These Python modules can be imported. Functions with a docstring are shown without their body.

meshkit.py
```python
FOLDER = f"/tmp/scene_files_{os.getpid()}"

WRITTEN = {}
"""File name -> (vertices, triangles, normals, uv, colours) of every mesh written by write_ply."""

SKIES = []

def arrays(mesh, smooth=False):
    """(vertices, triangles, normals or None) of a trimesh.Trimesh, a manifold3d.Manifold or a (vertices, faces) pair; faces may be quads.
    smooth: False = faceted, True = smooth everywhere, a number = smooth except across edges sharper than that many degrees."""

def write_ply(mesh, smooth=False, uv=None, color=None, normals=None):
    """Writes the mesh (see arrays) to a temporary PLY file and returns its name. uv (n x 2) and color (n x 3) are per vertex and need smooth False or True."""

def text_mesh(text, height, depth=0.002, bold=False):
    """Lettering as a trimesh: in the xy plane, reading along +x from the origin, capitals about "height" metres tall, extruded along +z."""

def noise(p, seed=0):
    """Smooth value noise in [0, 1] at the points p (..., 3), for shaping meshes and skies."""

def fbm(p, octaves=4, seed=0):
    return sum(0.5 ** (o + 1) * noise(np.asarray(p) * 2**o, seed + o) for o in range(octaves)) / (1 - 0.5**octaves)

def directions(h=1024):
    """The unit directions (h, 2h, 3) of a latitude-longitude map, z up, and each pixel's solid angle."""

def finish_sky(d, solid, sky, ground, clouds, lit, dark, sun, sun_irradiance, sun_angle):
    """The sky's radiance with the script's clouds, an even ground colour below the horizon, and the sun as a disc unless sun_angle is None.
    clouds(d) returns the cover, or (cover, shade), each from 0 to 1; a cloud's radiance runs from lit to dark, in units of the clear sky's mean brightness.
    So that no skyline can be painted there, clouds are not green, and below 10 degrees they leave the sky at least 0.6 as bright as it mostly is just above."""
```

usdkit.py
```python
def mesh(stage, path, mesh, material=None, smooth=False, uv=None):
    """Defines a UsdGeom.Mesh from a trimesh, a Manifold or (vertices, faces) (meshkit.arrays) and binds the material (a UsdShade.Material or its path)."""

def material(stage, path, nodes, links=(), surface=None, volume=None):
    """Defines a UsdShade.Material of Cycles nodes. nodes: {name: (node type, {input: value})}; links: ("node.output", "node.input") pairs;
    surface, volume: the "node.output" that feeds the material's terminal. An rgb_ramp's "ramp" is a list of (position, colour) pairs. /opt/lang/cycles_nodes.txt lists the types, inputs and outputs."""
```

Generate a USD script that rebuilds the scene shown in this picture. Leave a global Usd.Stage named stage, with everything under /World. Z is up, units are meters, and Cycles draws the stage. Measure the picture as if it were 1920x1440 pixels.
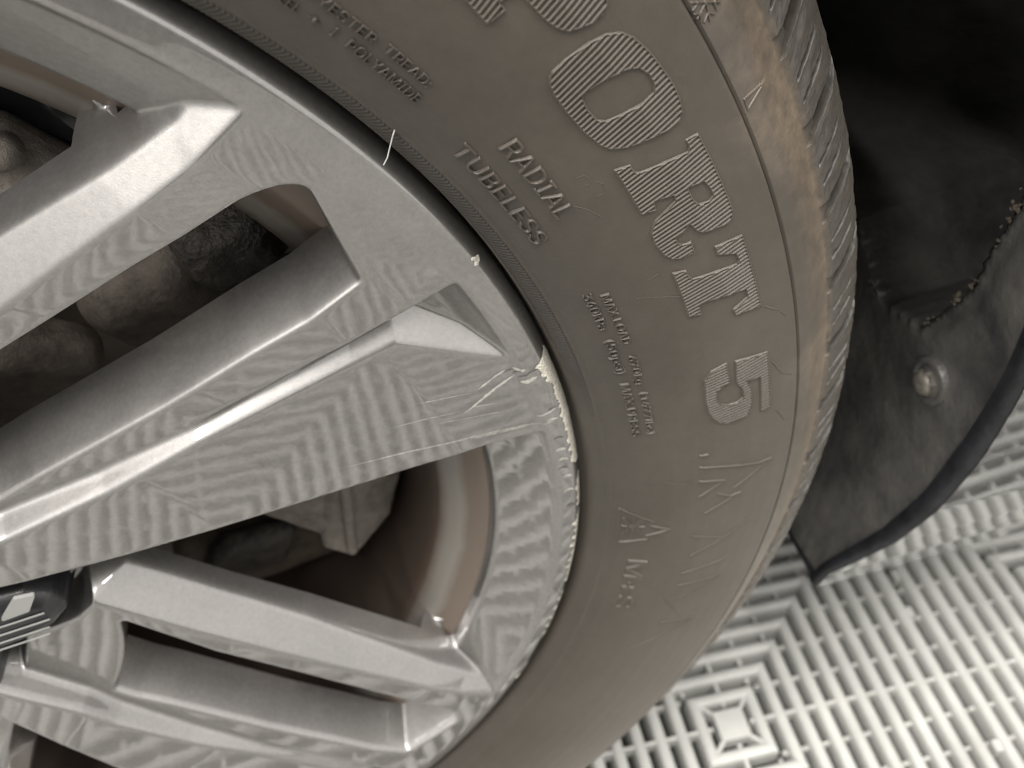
import math, numpy as np, trimesh, shapely, shapely.affinity, usdkit, meshkit
from shapely.geometry import Polygon, LineString, Point, box as sbox
from shapely.ops import unary_union
from scipy.ndimage import gaussian_filter
from pxr import Usd, UsdGeom, UsdLux, UsdShade, Gf, Sdf

stage = Usd.Stage.CreateInMemory()
UsdGeom.SetStageUpAxis(stage, 'Z'); UsdGeom.SetStageMetersPerUnit(stage, 1.0)
UsdGeom.Xform.Define(stage, '/World'); UsdGeom.Scope.Define(stage, '/World/Looks')
rng = np.random.default_rng(7)
HZ = 0.303                                            # height of the wheel's centre above the floor

# ------------------------------------------------------------------ camera
CAM = np.array([0.163856, -0.168307, 0.247521 + HZ])
ROT = np.array([[0.9601853, 0.2074684, -0.1870858], [-0.2791098, 0.6838653, -0.6741113], [-0.0119153, 0.6994892, 0.7145438]])  # columns right, up, back
cam = UsdGeom.Camera.Define(stage, '/World/camera')
M = np.eye(4); M[:3, :3] = ROT; M[:3, 3] = CAM
cam.AddTransformOp().Set(Gf.Matrix4d(*M.T.ravel().tolist()))
cam.CreateHorizontalApertureAttr(36.0); cam.CreateVerticalApertureAttr(27.0)
cam.CreateFocalLengthAttr(36.0 * 1746.94 / 1920)
cam.CreateFStopAttr(17.0); cam.CreateFocusDistanceAttr(0.207)
cam.CreateExposureAttr(-0.40)
cam.CreateClippingRangeAttr(Gf.Vec2f(0.01, 100))

# ------------------------------------------------------------------ workshop ceiling tubes and added fill panels
def rect_lamp(name, pos, aim, w, h, power, color):
    l = UsdLux.RectLight.Define(stage, '/World/' + name)
    p, a = np.array(pos, float), np.array(aim, float)
    z = (p - a) / np.linalg.norm(p - a); x = np.cross([0.001, 1, 0.02], z); x /= np.linalg.norm(x); y = np.cross(z, x)
    m = np.eye(4); m[:3, 0], m[:3, 1], m[:3, 2], m[:3, 3] = x, y, z, p
    l.AddTransformOp().Set(Gf.Matrix4d(*m.T.ravel().tolist()))
    l.CreateWidthAttr(w); l.CreateHeightAttr(h); l.CreateIntensityAttr(power); l.CreateColorAttr(Gf.Vec3f(*color)); l.CreateNormalizeAttr(False)
    return l
WARM = (1.0, 0.97, 0.928)
for k, (x, y) in enumerate([(-1.4, -0.75), (-0.2, -0.95), (1.1, -0.8), (-2.6, -1.2)]):
    rect_lamp('ceiling_tube' if k == 0 else 'ceiling_tube_%03d' % k, (x, y, 2.5), (x, y, 0), 0.07, 1.2, 250.0, WARM)
rect_lamp('ceiling_bounce_fill', (-0.1, -2.6, 3.6), (-0.1, -2.6, 0), 6.5, 5.4, 1.05, WARM)  # added glow standing in for light bounced off a ceiling
rect_lamp('side_fill', (3.0, -2.8, 1.82), (0, -2.8, 1.82), 3.55, 5.4, 2.1, WARM)  # unseen glowing panel added on the right to brighten the spoke bevels
rect_lamp('side_fill_001', (-3.1, -2.8, 1.82), (0, -2.8, 1.82), 3.55, 5.4, 1.55, WARM)  # its counterpart on the left, also added as fill for the bevels

# ------------------------------------------------------------------ materials
def mat(name, nodes, links, surface='p.BSDF'):
    return usdkit.material(stage, '/World/Looks/' + name, nodes, links, surface=surface)

def simple(name, color, rough=0.5, metal=0.0, var=0.12, scale=60, bump=0.0, bscale=900, coat=0.0, spec=0.5, dust=None):
    lo = [c * (1 - var) for c in color]; hi = [c * (1 + var) for c in color]
    if dust: hi = dust
    n = {'tc': ('texture_coordinate', {}), 'n': ('noise_texture', {'scale': scale, 'detail': 6, 'roughness': 0.6}),
         'r': ('rgb_ramp', {'ramp': [(0.3, lo), (0.7, hi)]}),
         'p': ('principled_bsdf', {'roughness': rough, 'metallic': metal, 'coat_weight': coat, 'specular_ior_level': spec})}
    l = [('tc.object', 'n.vector'), ('n.fac', 'r.fac'), ('r.color', 'p.base_color')]
    if bump:
        n['bn'] = ('noise_texture', {'scale': bscale, 'detail': 4, 'roughness': 0.65}); n['b'] = ('bump', {'strength': 1.0, 'distance': bump})
        l += [('tc.object', 'bn.vector'), ('bn.fac', 'b.height'), ('b.normal', 'p.normal')]
    return mat(name, n, l)

def radius_nodes(n, l):
    """The distance from the wheel's axis (object y axis), in mm, as node R."""
    n['tc'] = ('texture_coordinate', {}); n['fl'] = ('vector_math', {'math_type': 'multiply', 'vector2': (1000, 0, 1000)}); n['len'] = ('vector_math', {'math_type': 'length'})
    l += [('tc.object', 'fl.vector1'), ('fl.vector', 'len.vector1')]

# silver metallic lacquer: fine flake normals under a clear coat, a little road dust
paint = mat('silver_lacquer', {
    'tc': ('texture_coordinate', {}),
    'v': ('voronoi_texture', {'scale': 2600.0, 'feature': 'f1'}), 'vm': ('mix', {'fac': 0.10, 'color1': (0.5, 0.5, 1.0)}),
    'nm': ('normal_map', {'space': 'tangent', 'strength': 0.0}),
    'vb': ('bump', {'strength': 0.05, 'distance': 0.0004}),
    'd': ('noise_texture', {'scale': 38, 'detail': 8, 'roughness': 0.65}), 'dr': ('rgb_ramp', {'ramp': [(0.35, (0.255, 0.248, 0.241)), (0.7, (0.295, 0.287, 0.279))]}),
    'f': ('noise_texture', {'scale': 700, 'detail': 3, 'roughness': 0.8}), 'fr': ('rgb_ramp', {'ramp': [(0.3, (0.86, 0.86, 0.86)), (0.75, (1.16, 1.15, 1.13))]}),
    'mx': ('mix', {'mix_type': 'multiply', 'fac': 0.8}),
    'rr': ('rgb_ramp', {'ramp': [(0.3, (0.38,) * 3), (0.75, (0.46,) * 3)]}),
    'p': ('principled_bsdf', {'metallic': 0.85, 'roughness': 0.4, 'coat_weight': 1.0, 'coat_roughness': 0.022, 'coat_ior': 1.78}),
    'on': ('noise_texture', {'scale': 110, 'detail': 2}), 'ob': ('bump', {'strength': 0.35, 'distance': 0.00007})},
    [('tc.object', 'v.vector'), ('tc.object', 'd.vector'), ('tc.object', 'f.vector'), ('d.fac', 'dr.fac'), ('f.fac', 'fr.fac'), ('dr.color', 'mx.color1'), ('fr.color', 'mx.color2'),
     ('mx.color', 'p.base_color'), ('tc.object', 'on.vector'), ('on.fac', 'ob.height'), ('ob.normal', 'p.coat_normal'), ('v.distance', 'vb.height'), ('vb.normal', 'p.normal'), ('d.fac', 'rr.fac'), ('rr.color', 'p.roughness')])

def barrel_material():
    n, l = {}, []
    n.update({'tc': ('texture_coordinate', {}), 's': ('separate_xyz', {}), 'no': ('noise_texture', {'scale': 30, 'detail': 6, 'roughness': 0.6}),
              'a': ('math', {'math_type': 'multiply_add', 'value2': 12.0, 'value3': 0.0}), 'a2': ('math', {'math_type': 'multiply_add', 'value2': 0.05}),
              'r': ('rgb_ramp', {'ramp': [(0.0, (0.33, 0.32, 0.30)), (0.15, (0.20, 0.17, 0.14)), (0.20, (0.17, 0.135, 0.11)), (0.285, (0.15, 0.118, 0.094)), (0.31, (0.215, 0.2, 0.18)), (0.345, (0.19, 0.174, 0.155)), (0.385, (0.09, 0.066, 0.052)), (1.0, (0.07, 0.052, 0.042))]}),  # dust browns by depth; the deep barrel's shade is painted into the dark end
              'p': ('principled_bsdf', {'metallic': 0.35, 'roughness': 0.5, 'coat_weight': 0.25, 'coat_roughness': 0.25})})
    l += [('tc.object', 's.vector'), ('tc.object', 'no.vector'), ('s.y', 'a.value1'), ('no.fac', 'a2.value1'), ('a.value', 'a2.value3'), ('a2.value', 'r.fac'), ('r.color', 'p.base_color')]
    return mat('dusty_shaded_barrel', n, l)
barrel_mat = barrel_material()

def rubber_material(name, k=1.0, dusty=1.0):
    """Black rubber under grey-brown road dust; the brown film thickens past the shoulder line; shade is painted in towards the rim."""
    n, l = {}, []
    radius_nodes(n, l)
    n.update({'no': ('noise_texture', {'scale': 26, 'detail': 7, 'roughness': 0.62, 'distortion': 0.4}), 'nf': ('noise_texture', {'scale': 260, 'detail': 6, 'roughness': 0.7}),
              'q': ('math', {'math_type': 'multiply_add', 'value2': 40.0}), 'mr': ('map_range', {'from_min': 296.0, 'from_max': 312.0, 'clamp': True}),
              'ra': ('rgb_ramp', {'ramp': [(0.25, (0.040 * k, 0.0325 * k, 0.0255 * k)), (0.75, (0.064 * k, 0.0535 * k, 0.0430 * k))]}),
              'rb': ('rgb_ramp', {'ramp': [(0.3, (0.085, 0.064, 0.045)), (0.7, (0.20, 0.152, 0.106))]}),
              'm': ('mix', {}), 'm2': ('mix', {'mix_type': 'multiply', 'fac': 0.55}), 'rc': ('rgb_ramp', {'ramp': [(0.3, (0.82,) * 3), (0.7, (1.2,) * 3)]}),
              'tr': ('map_range', {'from_min': 310.0, 'from_max': 312.5, 'clamp': True}), 'm3': ('mix', {'color2': (0.034, 0.034, 0.032)}), 'tf': ('math', {'math_type': 'multiply', 'value2': 0.8}),
              'fm': ('math', {'math_type': 'multiply', 'value2': 0.78 * dusty}),
              'm4': ('mix', {'mix_type': 'multiply', 'fac': 1.0}), 'rim_shade': ('map_range', {'from_min': 238.0, 'from_max': 272.0, 'to_min': 0.66, 'to_max': 1.08, 'clamp': True}),  # sidewall shade towards the rim, multiplied into the colour
              'bn': ('noise_texture', {'scale': 1500, 'detail': 3}), 'b': ('bump', {'strength': 0.5, 'distance': 0.00012}),
              'p': ('principled_bsdf', {'roughness': 0.42, 'specular_ior_level': 0.5, 'sheen_weight': 0.12, 'sheen_tint': (0.9, 0.82, 0.7)})})
    l += [('tc.object', 'no.vector'), ('tc.object', 'nf.vector'), ('tc.object', 'bn.vector'), ('no.fac', 'q.value1'), ('off.value', 'q.value3'), ('q.value', 'mr.value'), ('mr.result', 'fm.value1'), ('fm.value', 'm.fac'),
          ('no.fac', 'ra.fac'), ('nf.fac', 'rb.fac'), ('ra.color', 'm.color1'), ('rb.color', 'm.color2'), ('m.color', 'm3.color1'), ('len.value', 'tr.value'), ('tr.result', 'tf.value1'), ('tf.value', 'm3.fac'), ('m3.color', 'm2.color1'), ('nf.fac', 'rc.fac'), ('rc.color', 'm2.color2'), ('m2.color', 'm4.color1'), ('len.value', 'rim_shade.value'), ('rim_shade.result', 'm4.color2'), ('m4.color', 'p.base_color'),
          ('bn.fac', 'b.height'), ('b.normal', 'p.normal')]
    n['off'] = ('math', {'math_type': 'add', 'value2': -20.0}); l += [('len.value', 'off.value1')]
    return mat(name, n, l)
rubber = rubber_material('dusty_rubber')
rubber_rib = rubber_material('raised_rubber', 1.12); rubber_band = rubber_material('shaded_bead_rubber', .72)  # bead copy darkened to paint in the shade on the band

slat_mat = simple('pale_grey_plastic', (0.52, 0.52, 0.495), 0.42, var=0.14, scale=25, bump=0.00006, bscale=1200)
ground_mat = simple('dark_concrete', (0.055, 0.055, 0.048), 0.9, var=0.3, scale=40)
black_gloss = simple('black_cap_plastic', (0.016, 0.016, 0.018), 0.28, var=0.25, scale=300, bump=0.00005, bscale=2500)
cap_line = simple('grey_cap_print', (0.27, 0.27, 0.26), 0.4, var=0.05)
bare = simple('bare_alloy', (0.60, 0.57, 0.50), 0.42, 0.35, var=0.22, scale=900, bump=0.0003, bscale=1400)
scar = simple('dark_scar', (0.10, 0.10, 0.095), 0.7, 0.1, var=0.4, scale=900)
scuff = simple('light_scuff', (0.50, 0.485, 0.45), 0.5, 0.3, var=0.25, scale=1500, bump=0.0001, bscale=3000)
cast_grey = simple('dirty_cast_metal', (0.105, 0.088, 0.072), 0.6, 0.15, var=0.4, scale=200, bump=0.0005, bscale=700)
cast_pale = simple('pale_cast_metal', (0.25, 0.225, 0.195), 0.65, 0.15, var=0.3, scale=170, bump=0.0006, bscale=900)
boot = simple('black_rubber_boot', (0.035, 0.032, 0.029), 0.5, var=0.5, scale=160, bump=0.0012, bscale=420, dust=(0.06, 0.05, 0.04))
brown_steel = simple('brown_dusty_steel', (0.085, 0.068, 0.05), 0.8, 0.1, var=0.35, scale=120, bump=0.0006, bscale=300)
disc_mat = simple('brake_disc_steel', (0.10, 0.085, 0.07), 0.55, 0.4, var=0.3, scale=80)
liner_mat = simple('dirty_liner_plastic', (0.048, 0.048, 0.050), 0.38, var=0.4, scale=26, bump=0.0009, bscale=150, dust=(0.115, 0.109, 0.10))
crust_mat = simple('dried_mud', (0.10, 0.075, 0.05), 0.9, var=0.5, scale=400, bump=0.001, bscale=700, dust=(0.13, 0.107, 0.082))
trim_mat = simple('black_arch_trim', (0.016, 0.017, 0.02), 0.38, var=0.5, scale=90, bump=0.0003, bscale=300)
screw_mat = simple('dull_screw_metal', (0.17, 0.155, 0.135), 0.45, 0.5, var=0.5, scale=500)
body_mat = mat('grey_body_lacquer', {'tc': ('texture_coordinate', {}), 'n': ('noise_texture', {'scale': 900, 'detail': 2}), 'r': ('rgb_ramp', {'ramp': [(0.3, (0.10, 0.10, 0.10)), (0.7, (0.13, 0.13, 0.128))]}),
    'p': ('principled_bsdf', {'metallic': 0.9, 'roughness': 0.4, 'coat_weight': 1.0, 'coat_roughness': 0.02, 'coat_ior': 1.8})}, [('tc.object', 'n.vector'), ('n.fac', 'r.fac'), ('r.color', 'p.base_color')])

# ------------------------------------------------------------------ helpers
def free(path):
    if not stage.GetPrimAtPath(path): return path
    k = 1
    while stage.GetPrimAtPath('%s_%03d' % (path, k)): k += 1
    return '%s_%03d' % (path, k)
def part(parent, name, mesh, material, smooth=False, label=None):
    m = usdkit.mesh(stage, free(parent + '/' + name), mesh, material, smooth)
    if label: m.GetPrim().SetCustomDataByKey('label', label)
    return str(m.GetPath())
def thing(name, label, cat, loc=(0, 0, HZ), kind=None, group=None):
    x = UsdGeom.Xform.Define(stage, free('/World/' + name)); x.AddTranslateOp().Set(Gf.Vec3d(*loc))
    d = x.GetPrim(); d.SetCustomDataByKey('label', label); d.SetCustomDataByKey('category', cat)
    if kind: d.SetCustomDataByKey('kind', kind)
    if group: d.SetCustomDataByKey('group', group)
    return str(x.GetPath())
def grid_faces(nu, nv, flip=False):
    i, j = np.meshgrid(np.arange(nu - 1), np.arange(nv - 1), indexing='ij')
    a = (i * nv + j).ravel(); b = a + nv; c = b + 1; d = a + 1
    f = np.vstack([np.stack([a, b, c], 1), np.stack([a, c, d], 1)])
    return f[:, ::-1] if flip else f
def polar(Rmm, th_deg, ymm):
    t = np.radians(th_deg)
    return np.stack([Rmm * np.cos(t), np.broadcast_to(ymm, np.shape(Rmm * np.cos(t))), Rmm * np.sin(t)], -1) / 1000.0
def surf(P, flip=False):
    nu, nv = P.shape[:2]
    return trimesh.Trimesh(P.reshape(-1, 3), grid_faces(nu, nv, flip), process=False)
def revolve(profile, n=720, a0=0.0, a1=360.0, flip=False):
    pr = np.array(profile, float); th = np.linspace(a0, a1, n + 1)
    return surf(polar(pr[None, :, 0], th[:, None], pr[None, :, 1]), flip)
def dense(profile, step=0.7, rnd=1):
    """A profile with its corners rounded (Chaikin) and sampled finely."""
    p = np.array(profile, float)
    for _ in range(rnd): p = np.vstack([p[:1], np.stack([p[:-1] * .75 + p[1:] * .25, p[:-1] * .25 + p[1:] * .75], 1).reshape(-1, 2), p[-1:]])
    s = np.r_[0, np.cumsum(np.hypot(*np.diff(p, axis=0).T))]; q = np.linspace(0, s[-1], max(2, int(s[-1] / step)))
    return np.stack([np.interp(q, s, p[:, 0]), np.interp(q, s, p[:, 1])], 1)

# ------------------------------------------------------------------ the floor: interlocking ribbed tiles over a dark slab
PITCH, TILE = 0.0135077, 0.0135077 * 21.85
PHI = -0.0645; ORG = np.array([0.35557, 0.03508])
floor = thing('floor', 'pale grey ribbed interlocking plastic floor tiles under the wheel', 'floor', (0, 0, 0), 'structure')
part(floor, 'ground', trimesh.creation.box((6, 6, 0.02), trimesh.transformations.translation_matrix((0, 0, -0.033))), ground_mat)
PROF = np.array([(-3.9, -17), (-3.7, -3.4), (-2.9, -1.1), (-1.2, -0.1), (1.2, -0.1), (2.9, -1.1), (3.7, -3.4), (3.9, -17)]) / 1000
def slat(a, q):
    """One slat of the ring at distance a, on side q (0 right, 1 far, 2 left, 3 near), its ends mitred."""
    n = len(PROF); off = PROF[:, 0]; v = np.zeros((2 * n, 3))
    for e, sg in enumerate((-1, 1)):
        v[e * n:(e + 1) * n, 0] = a + off; v[e * n:(e + 1) * n, 1] = sg * (a + off); v[e * n:(e + 1) * n, 2] = PROF[:, 1]
    f = [[k, k + 1, n + k + 1] for k in range(n - 1)] + [[k, n + k + 1, n + k] for k in range(n - 1)]
    c, s = round(math.cos(q * math.pi / 2)), round(math.sin(q * math.pi / 2))
    v[:, :2] = v[:, :2] @ np.array([[c, s], [-s, c]])
    return trimesh.Trimesh(v, f, process=False)
def rbox(x0, x1, y0, y1, z0, z1, ch=0.0005):
    b = trimesh.creation.box((x1 - x0, y1 - y0, z1 - z0)); v = b.vertices.copy()
    v += [(x0 + x1) / 2, (y0 + y1) / 2, (z0 + z1) / 2]; b.vertices = v
    return b
slats = [(k, q, slat((k - 1 + 1.334) * PITCH, q)) for k in range(1, 11) for q in range(4)]
H = TILE / 2
ribs = []
for q in range(4):                                     # thin cross ribs that tie the slats of each quarter together
    c, s = round(math.cos(q * math.pi / 2)), round(math.sin(q * math.pi / 2))
    T = np.eye(4); T[:2, :2] = [[c, -s], [s, c]]
    b = rbox(0.012, H - 0.0006, -0.0011, 0.0011, -0.012, -0.0024); b.apply_transform(T); ribs.append(b)
    for m in range(1, 7):
        for sg in (-1, 1):
            y = sg * m * 0.0217
            if abs(y) < H - 0.01:
                b = rbox(abs(y) + 0.003, H - 0.0006, y - 0.0012, y + 0.0010, -0.012, -0.0062); b.apply_transform(T); ribs.append(b)
    d = rbox(0.008, 0.024, -0.0012, 0.0012, -0.012, -0.002); R45 = trimesh.transformations.rotation_matrix(math.pi / 4 + q * math.pi / 2, (0, 0, 1)); d.apply_transform(R45); ribs.append(d)
    for t in (-0.075, 0.047):     # joint loops along the tile's edge
        b = rbox(H - 0.0055, H - 0.0004, t - 0.0035, t + 0.0035, -0.012, -0.0024); b.apply_transform(T); ribs.append(b)
ribs = trimesh.util.concatenate(ribs)
pad = trimesh.creation.box((0.0185, 0.0185, 0.012)); pad.apply_translation((0, 0, -0.0066))
Rz = np.array([[math.cos(PHI), -math.sin(PHI)], [math.sin(PHI), math.cos(PHI)]])
whole = trimesh.util.concatenate([s for _, _, s in slats] + [ribs, pad])
cls = stage.CreateClassPrim('/World/tile_far_shape'); usdkit.mesh(stage, '/World/tile_far_shape/slats', whole, slat_mat)
cl2 = stage.CreateClassPrim('/World/tile_near_shape')
for k, q, s in slats: part('/World/tile_near_shape', 'slat', s, slat_mat)
part('/World/tile_near_shape', 'cross_ribs', ribs, slat_mat); part('/World/tile_near_shape', 'centre_pad', pad, slat_mat)
NEAR = {(0, 0), (1, 0), (0, 1), (1, 1), (2, 1), (1, -1), (2, 0)}
for i in range(-11, 9):
    for j in range(-10, 6):
        o = ORG + Rz @ (np.array([i, j]) * TILE)
        x = UsdGeom.Xform.Define(stage, free(floor + '/floor_tile'))
        x.AddTranslateOp().Set(Gf.Vec3d(float(o[0]), float(o[1]), 0)); x.AddRotateZOp().Set(math.degrees(PHI))
        x.GetPrim().GetReferences().AddInternalReference('/World/tile_near_shape' if (i, j) in NEAR else '/World/tile_far_shape'); x.GetPrim().SetInstanceable(True)

# ------------------------------------------------------------------ alloy wheel (wheel coordinates: x right, y into the car, z up, mm)
def face(r): return np.interp(r, [50, 60, 90, 125, 160, 195, 212, 225, 233.5], [15, 14, 10, 6, 2, -1.5, -2, -1.5, 0])
def blade(r): return np.interp(r, [50, 60, 80, 130, 200, 233], [6, 5, 3.2, .5, -1.5, -.5])
def pl(pts):
    p = np.array(pts, float)
    def f(x):
        y = np.interp(x, p[:, 0], p[:, 1]); k0 = (p[1, 1] - p[0, 1]) / (p[1, 0] - p[0, 0]); k1 = (p[-1, 1] - p[-2, 1]) / (p[-1, 0] - p[-2, 0])
        return np.where(x < p[0, 0], p[0, 1] + k0 * (x - p[0, 0]), np.where(x > p[-1, 0], p[-1, 1] + k1 * (x - p[-1, 0]), y))
    return f
fL1 = pl([(32, 82.5), (53, 93.3), (77.5, 107.3), (101.5, 122), (121, 134), (145, 148.5), (158, 158.5), (170, 167)])
fSU = pl([(10, 71), (37.6, 79.5), (67.4, 92), (97, 109), (129.6, 127), (153.8, 139.5), (175, 147.5)])
fS2 = pl([(40, 40.5), (54.9, 48.3), (76.1, 57.5), (86.7, 63.8), (122.8, 83), (147, 97.2), (161, 104.8), (174.8, 114), (190, 123)])
fLG = pl([(40, 38), (55.3, 44), (72.5, 49.5), (103.3, 62), (129.1, 74.9), (162.7, 92.3), (187.2, 104), (204, 111), (215, 116)])
fLR = pl([(40, 36), (62, 46.0), (75, 49.2), (103, 60), (128.3, 72.0), (150, 80.8), (180.8, 93.2), (221, 74.6), (230, 70)])
fLB = pl([(50, 26), (65.5, 28), (99.5, 32), (132, 37), (154, 40.5), (182, 45), (203, 47.6), (235, 47.5)])
def rmin(a, b, r):
    """The smaller of two distances, the inner corner rounded with radius r."""
    u, v = np.maximum(r - a, 0), np.maximum(r - b, 0)
    return np.where((u > 0) & (v > 0), r - np.hypot(u, v), np.minimum(a, b))
pA, pB, pC = np.array([189.8, 96.9, 5.4]), np.array([204, 110.5, .9]), np.array([221, 74.6, .6])
nV = np.cross(pB - pA, pC - pA)
def spoke(x, z):
    R = np.hypot(x, z); fa = face(R)
    wb = np.interp(x, [12, 18, 23, 45, 80, 107, 131, 160], [3, 4, 9.4, 10, 10.8, 9.0, 7.1, 6.5]); db = np.interp(x, [23, 60, 80, 107, 131, 160], [12, 11.5, 10.3, 8.5, 7, 5.5])
    tU = (z - fL1(x)) * .87; tG = (fLG(x) - z) * .9
    yf = fa + np.maximum(np.where(tU > 0, np.minimum(tU / wb, 1) * db + np.maximum(tU - wb, 0) * 5, 0), np.maximum(tG, 0) * 5)
    a = (fSU(x) - z) * .88; b = (z - fS2(x)) * .89; c = -((x - 170.8) * .96 + (z - 129) * .28); d = R - 87
    mo = rmin(rmin(a, c, 6.5), d, 4)
    ys = fa + np.minimum(22 * np.maximum(b, 0) / 6.6, np.minimum(22 * np.maximum(rmin(a * 2.5, c, 13), 0) / 3.0, 30 * np.maximum(d, 0) / 1.2))
    hole = np.minimum(rmin(rmin(a * 2.5, c, 13) - 2.7, d - .8, 4), b - 5.9); hole = np.where(x > 30, hole, -9)
    slot = (a > 0) & (b > 0) & (c > 0) & (d > 0) & (x > 30); yf = np.where(slot, np.maximum(yf, ys), yf)
    yf = np.where(x * .875 + z * .485 > 20, yf, 99)
    sl = np.interp(x, [60, 80, 103, 128, 150, 170, 181, 230], [3.2, 2.6, 2.0, 1.7, 1.2, .95, .9, .9])
    bl = blade(R); up = np.maximum(z - fLR(x), 0) * .9; dn = np.maximum(fLB(x) - z, 0) * .98
    yb = bl + up * sl + dn * 5
    V = pA[2] - (nV[0] * (x - pA[0]) + nV[1] * (z - pA[1])) / nV[2]
    yb = np.where((x > 177) & (z > fLR(x)) & (z < fLG(x) + 6), np.minimum(yb, np.maximum(V, 0.2)), yb)
    yb = np.where(x > 25, yb, 99)
    p, q = tU - wb - 2.2, 204.0 - R; m = np.hypot(12 - p, 12 - q) - 12      # the rounded corner where a spoke's flank runs into the rim
    fil = (p > -3) & (p < 12) & (q > 0.8) & (q < 12) & (x > 90)
    yf = np.where(fil, np.minimum(yf, 18.2 + .9 * q + np.maximum(2.5 - q, 0) * 1.6 + np.maximum(-m, 0) * 16 + np.maximum(p - 7.5, 0) * 9 + np.where(q < 0, np.maximum(p - 5 - 2 * q, 0) * 6, 0)), yf)
    fil = np.where(fil, 19 + 17 * np.clip((12 - q) / 8, 0, 1), -9)
    return yf, yb, slot, fil, hole
def cap_poly(arms=4):
    arm = Polygon([(20, 13.5), (60, 12), (70, 10.5), (76, 5), (77.5, 0), (76, -5), (70, -9.5), (60, -12), (20, -13.5)])
    s = Point(0, 0).buffer(52, 48)
    for k in range(arms): s = s.union(shapely.affinity.rotate(arm, 8 + 72 * k, origin=(0, 0)))
    return s.buffer(-3).buffer(3)
STEP = 0.4
ax = np.arange(-238, 238.01, STEP); X, Z = np.meshgrid(ax, ax, indexing='ij'); RR = np.hypot(X, Z)
Y = np.where(RR > 224.8, face(RR), np.where(RR > 207, -0.5 + 13.5 * (224.8 - RR) / 17.8, 13 + (207 - RR) * 8))
Y = np.minimum(Y, np.where(RR < 70, 16.0, 16 + (RR - 70) * 6))
FIL = np.full(RR.shape, -9.0); HOLE = FIL.copy(); near = RR < 96; CP = cap_poly(); dc = np.full(RR.shape, 99.0)
dc[near] = shapely.distance(CP, shapely.points(X[near], Z[near])); sink = np.where(dc < 7, 24 - np.clip(dc - 4.0, 0, 9) * 5.5, -50)
Y = np.where(near, np.maximum(Y, np.minimum(sink, 24)), Y)
for k in range(5):
    a = math.radians(72 * k); yf, yb, slot, fil, hole = spoke(X * math.cos(a) + Z * math.sin(a), -X * math.sin(a) + Z * math.cos(a))
    Y = np.where(slot & (RR > 87), 99, Y)
    Y = np.minimum(Y, np.where(near, np.maximum(yf, sink), yf)); YB = yb if k == 0 else np.minimum(YB, yb); FIL = np.maximum(FIL, fil); HOLE = np.maximum(HOLE, hole)
Y = np.minimum(Y, YB) + np.maximum(RR - 230.8, 0) ** 2 * .48
CLIP = np.maximum(FIL, np.maximum(face(RR) + 19, 16))
Y = np.minimum(Y, CLIP + 6); Yf = gaussian_filter(Y, 1.35)
def face_at(x, z):
    """Depth (mm) of the finished wheel face at x, z (mm)."""
    from scipy.ndimage import map_coordinates
    return map_coordinates(Yf, [(np.asarray(x) + 238) / STEP, (np.asarray(z) + 238) / STEP], order=1)
def axis_index(lo, hi):
    n = len(ax); i = [k for k in range(n) if (lo <= ax[k] <= hi) or k % 6 == 0 or k == n - 1]
    return np.array(i)
ix, iz = axis_index(12, 237), axis_index(-186, 237)
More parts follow.
